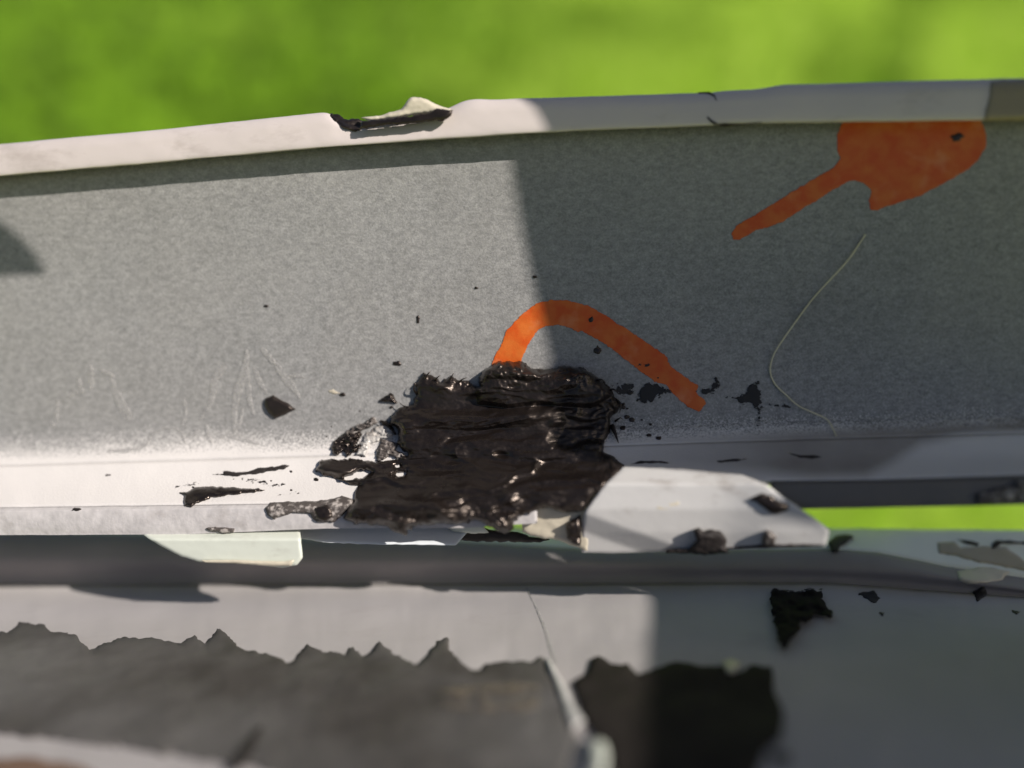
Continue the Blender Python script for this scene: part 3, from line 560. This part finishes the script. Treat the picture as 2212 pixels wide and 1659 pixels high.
blot('sealant_crust', ZD([(1590, 1080), (1620, 1050), (1700, 1045), (1860, 1040), (1960, 1035), (2050, 1010), (2130, 1030), (2090, 1100), (2040, 1140), (1990, 1170), (1900, 1170), (1860, 1120), (1760, 1110), (1700, 1130), (1640, 1150), (1600, 1130)]), 'chalky grey crust along the lip left of the big lump', mat=MAT_SEAL_CHALK, h=0.5, seed=116, surf=lump_base, rough=0.7, sub=0.3)
blot('sealant_crust', ZD([(1880, 1080), (1950, 1050), (1990, 1080), (2000, 1140), (1950, 1165), (1890, 1150)]), 'round black lump set in the chalky crust on the lip', h=0.9, seed=117, surf=lump_base, rough=0.5, sub=0.3)
blot('sealant_crust', ZD([(1225, 1205), (1300, 1195), (1410, 1205), (1400, 1230), (1340, 1235), (1270, 1225)]), 'small brown crust hanging under the lip above the pale tab', mat=MAT_SEAL_CHALK, h=0.4, seed=118, surf=lump_base, sub=0.3)
blot('sealant_smear', ZE([(885, 1235), (930, 1205), (1050, 1200), (1110, 1215), (1250, 1225), (1350, 1255), (1460, 1268), (1400, 1290), (1250, 1285), (1100, 1285), (900, 1278)]), 'flat black slab of sealant under the big lump, on the lower panel edge', mat=MAT_SEAL_DRY, h=0.8, seed=119, surf=lambda U, V: 3 + 0 * U, sub=0.3, step=3)
blot('sealant_crumb', ZE([(1550, 1180), (1590, 1150), (1640, 1120), (1645, 1240), (1640, 1310), (1600, 1300), (1555, 1270), (1560, 1240)]), 'crumpled brown-black crumb at the left corner of the white tab', h=0.9, seed=120, surf=lambda U, V: 9.5 + 0 * U, rough=0.8, sub=0.5)
# shaded wall: dried marks right of the lump
for k, (pp, lab, mt) in enumerate([
    (ZE([(1970, 440), (1990, 360), (2040, 330), (2100, 320), (2140, 350), (2160, 380), (2110, 400), (2100, 440), (2050, 455)]), 'dried black dab on the shaded wall beside the orange arc', MAT_DAB),
    (ZE([(1810, 340), (1880, 320), (1960, 320), (1980, 350), (1960, 400), (1900, 420), (1840, 400)]), 'faint dried smudge between the big lump and the dab', MAT_SMEAR),
    (ZE([(1940, 210), (2000, 200), (2060, 215), (2050, 245), (1990, 240)]), 'faint dried smudge on the right arm of the orange arc', MAT_SMEAR),
    (ZF([(235, 385), (290, 360), (330, 350), (345, 300), (385, 290), (385, 350), (360, 400), (300, 410)]), 'ragged black mark at the end of the orange arc', MAT_DAB),
    (ZF([(380, 420), (480, 415), (510, 400), (540, 370), (570, 325), (625, 320), (645, 380), (650, 440), (640, 500), (645, 570), (630, 600), (610, 590), (600, 500), (560, 460), (500, 480), (490, 430)]), 'black thorn-shaped mark pointing down on the shaded wall', MAT_DAB),
    (ZF([(680, 465), (710, 450), (770, 455), (815, 465), (810, 485), (760, 485), (700, 475)]), 'short black dash right of the thorn-shaped mark', MAT_DAB),
    (ZF([(0, 330), (40, 340), (90, 370), (240, 385), (230, 395), (90, 395), (40, 420), (0, 440)]), 'thin black line crossing the lower end of the orange arc', MAT_DAB)]):
    blot('sealant_dab', pp, lab, mat=mt, h=0.10, seed=130 + k, edge=7, escale=8, step=2)
for k, (pp, lab) in enumerate([
    (ZE([(1930, 820), (2000, 800), (2110, 798), (2200, 815), (2110, 812), (2000, 815)]), 'upper brown hairline streak on the ledge right of the big lump'),
    (ZE([(1960, 855), (2050, 845), (2185, 845), (2170, 857), (2060, 862)]), 'lower brown streak on the ledge right of the big lump'),
    (ZF([(790, 750), (870, 765), (960, 765), (1000, 775), (940, 788), (860, 778)]), 'dark eye-shaped streak on the far right of the ledge'),
    (ZF([(360, 800), (450, 790), (560, 785), (480, 802), (380, 808)]), 'faint dotted streak in the middle of the shaded ledge')]):
    blot('sealant_streak', pp, lab, mat=MAT_SEAL_DRY, h=0.08, seed=140 + k, edge=1.5, step=2)
TO = lambda U, V: tab_off(U, V) + 0.2
blot('sealant_piece', ZF([(560, 1030), (600, 1010), (640, 990), (700, 1010), (745, 1040), (800, 1060), (805, 1090), (760, 1110), (715, 1125), (660, 1090), (610, 1050)]), 'black slab of sealant at the start of the open slot', h=0.7, seed=150, surf=TO)
blot('sealant_crumb', ZF([(225, 1210), (260, 1195), (290, 1215), (330, 1205), (390, 1220), (430, 1270), (425, 1320), (440, 1350), (300, 1365), (60, 1350), (80, 1330), (200, 1325), (250, 1280)]), 'brown crumb with an ear-like knob on the white tab bottom edge', h=1.6, seed=151, surf=TO, sub=0.4, mat=MAT_SEAL_DRY)
blot('sealant_crumb', ZF([(640, 1250), (670, 1215), (700, 1225), (725, 1255), (720, 1300), (640, 1305)]), 'small round tan-brown crumb on the white tab bottom edge', h=1.2, seed=152, surf=TO, mat=MAT_SEAL_CHALK, sub=0.4)
patch('edge_line', stroke(ZF([(430, 1325), (620, 1312), (800, 1308), (1000, 1305)]), [6, 8, 6]), TO, MAT_SEAL_DRY, chan, h=0.3, rim=4, step=3, edge=2, seed=153, sub=0.2)
blot('sealant_crumb', ZF([(1040, 1290), (1080, 1245), (1170, 1240), (1190, 1255), (1150, 1285), (1110, 1310), (1100, 1345), (1060, 1345)]), 'dark crumb leaning at the right corner of the white tab', h=1.0, seed=154, surf=lambda U, V: LO(U, V) + 0.5, mat=MAT_SEAL_DRY, sub=0.3)
blot('sealant_crumb', ZF([(1815, 1270), (1870, 1275), (1950, 1290), (1930, 1308), (1870, 1300)]), 'flat black crumb on the pale top edge below the slot', h=0.5, seed=155, surf=LO, mat=MAT_SEAL_DRY)
blot('sealant_crumb', ZF([(2010, 1335), (2020, 1290), (2050, 1275), (2250, 1285), (2250, 1296), (2070, 1296), (2040, 1330)]), 'black hook-shaped crumb at the right end of the pale top edge', h=0.5, seed=156, surf=LO, mat=MAT_SEAL_DRY)
blot('sealant_piece', ZF([(1930, 1045), (1940, 990), (1990, 980), (2050, 960), (2170, 950), (2165, 900), (2200, 930), (2260, 960), (2260, 1040), (2190, 1040), (2100, 1045), (2000, 1060), (1940, 1062)]), 'shiny grey-black piece on the lip at the far right', h=0.8, seed=157, surf=S, mat=MAT_SEAL_CHALK, sub=0.3)
tag(patch('putty_crumb', ZD([(1965, 375), (2000, 370), (2040, 395), (2010, 400), (1975, 390)]), S, MAT_CREAM, None, h=0.1, rim=4, step=1.6, edge=2, escale=5, seed=160, sub=0), 'tiny cream putty crumb on the sunlit wall above the flakes', 'putty')
tag(patch('putty_smear', ZF([(0, 1080), (60, 1045), (140, 1040), (160, 1060), (100, 1085), (40, 1100)]), TO, MAT_CREAM, None, h=0.06, rim=4, step=2.5, edge=3, escale=7, seed=161, sub=0), 'faint cream smear in the middle of the white tab', 'putty')
# thread
c = resample(ZC([(1260, 1160), (1160, 1310), (1060, 1420), (950, 1540), (860, 1659)]) + ZF([(740, 110), (700, 190), (690, 270), (720, 340), (780, 400), (860, 470), (970, 520), (1040, 560), (1085, 650)]), 8)
t = np.linspace(0, 1, len(c)); tag(tube('thread', P(c[:, 0], c[:, 1], S(c[:, 0], c[:, 1]) + 0.25 + 0.5 * np.sin(t * 9) ** 2), 0.00011, MAT_THREAD), 'thin pale curved fibre lying on the shaded right part of the wall', 'thread')

# ---------------------------------------------------------------- unseen sheets added between sun and channel, shaped to cast its shade
TS = 0.17
C0 = P(1200, 700, 0.0) + SUNW * TS
e2 = YU - SUNW * np.dot(YU, SUNW); e2 /= np.linalg.norm(e2); e1 = np.cross(e2, SUNW); e1 /= np.linalg.norm(e1)
if np.dot(e1, XR) < 0: e1 = -e1
def proj(p): d = np.asarray(p) - C0; return np.array([np.dot(d, e1), np.dot(d, e2)])
def sheet_thing(name, poly2, mat, label, cat, off=0.0):
    th = 0.002; n = len(poly2); c = C0 + SUNW * off
    v = [c + a * e1 + b * e2 for a, b in poly2] + [c + a * e1 + b * e2 + SUNW * th for a, b in poly2]
    f = [tuple(range(n))[::-1], tuple(range(n, 2 * n))] + [(i, (i + 1) % n, (i + 1) % n + n, i + n) for i in range(n)]
    o = link_mesh(name, v, f, mat, None, False); return tag(o, label, cat)
ed = [proj(P(1103, 340, 0)), proj(P(1150, 570, 0)), proj(P(1195, 780, 0)), proj(P(1198, 830, 2.5)), proj(P(1204, 900, 3.5)), proj(P(1216, 960, 6.0)), proj(P(1300, 990, 7.0)), np.array([0.0088, -0.0285]), np.array([0.0085, -0.0345]), np.array([0.0142, -0.0392]), *[proj(P(u, v, float(LO(np.array([u]), np.array([v]))[0]) + hh_)) for u, v, hh_ in ((1402, 1290, 0), (1400, 1360, 0), (1397, 1430, 0.2), (1393, 1500, 1), (1390, 1570, 1), (1386, 1640, 1))]]  # outline follows the wanted shade edge, carried back towards the sun
print('EDGE', [tuple(np.round(e * 1000, 1)) for e in ed])
d0 = (ed[0] - ed[2]) / np.linalg.norm(ed[0] - ed[2]); d1 = (ed[-1] - ed[-2]) / np.linalg.norm(ed[-1] - ed[-2])
body = [tuple(ed[0] + d0 * 0.05)] + [tuple(e) for e in ed] + [tuple(ed[-1] + d1 * 0.03), tuple(ed[-1] + d1 * 0.03 + np.array([0.115, -0.02])), tuple(ed[0] + d0 * 0.05 + np.array([0.09, -0.01]))]
sheet_thing('shade_caster_right', body, MAT_PANEL, 'large unseen sheet added at the upper right to cast the shade', 'shade caster')
LT = 0.085
tip = [proj(P(u, v, 0) + SUNW * LT) for u, v in [(-260, 598), (0, 592), (104, 588), (82, 548), (50, 512), (0, 472), (-60, 440), (-260, 400)]]  # unseen plate outlined from the round shadow at the left
sheet_thing('shade_caster_left', [tuple(p) for p in tip], MAT_PANEL, 'small unseen plate added above the left end to cast the round shadow', 'shadow caster', LT - TS)
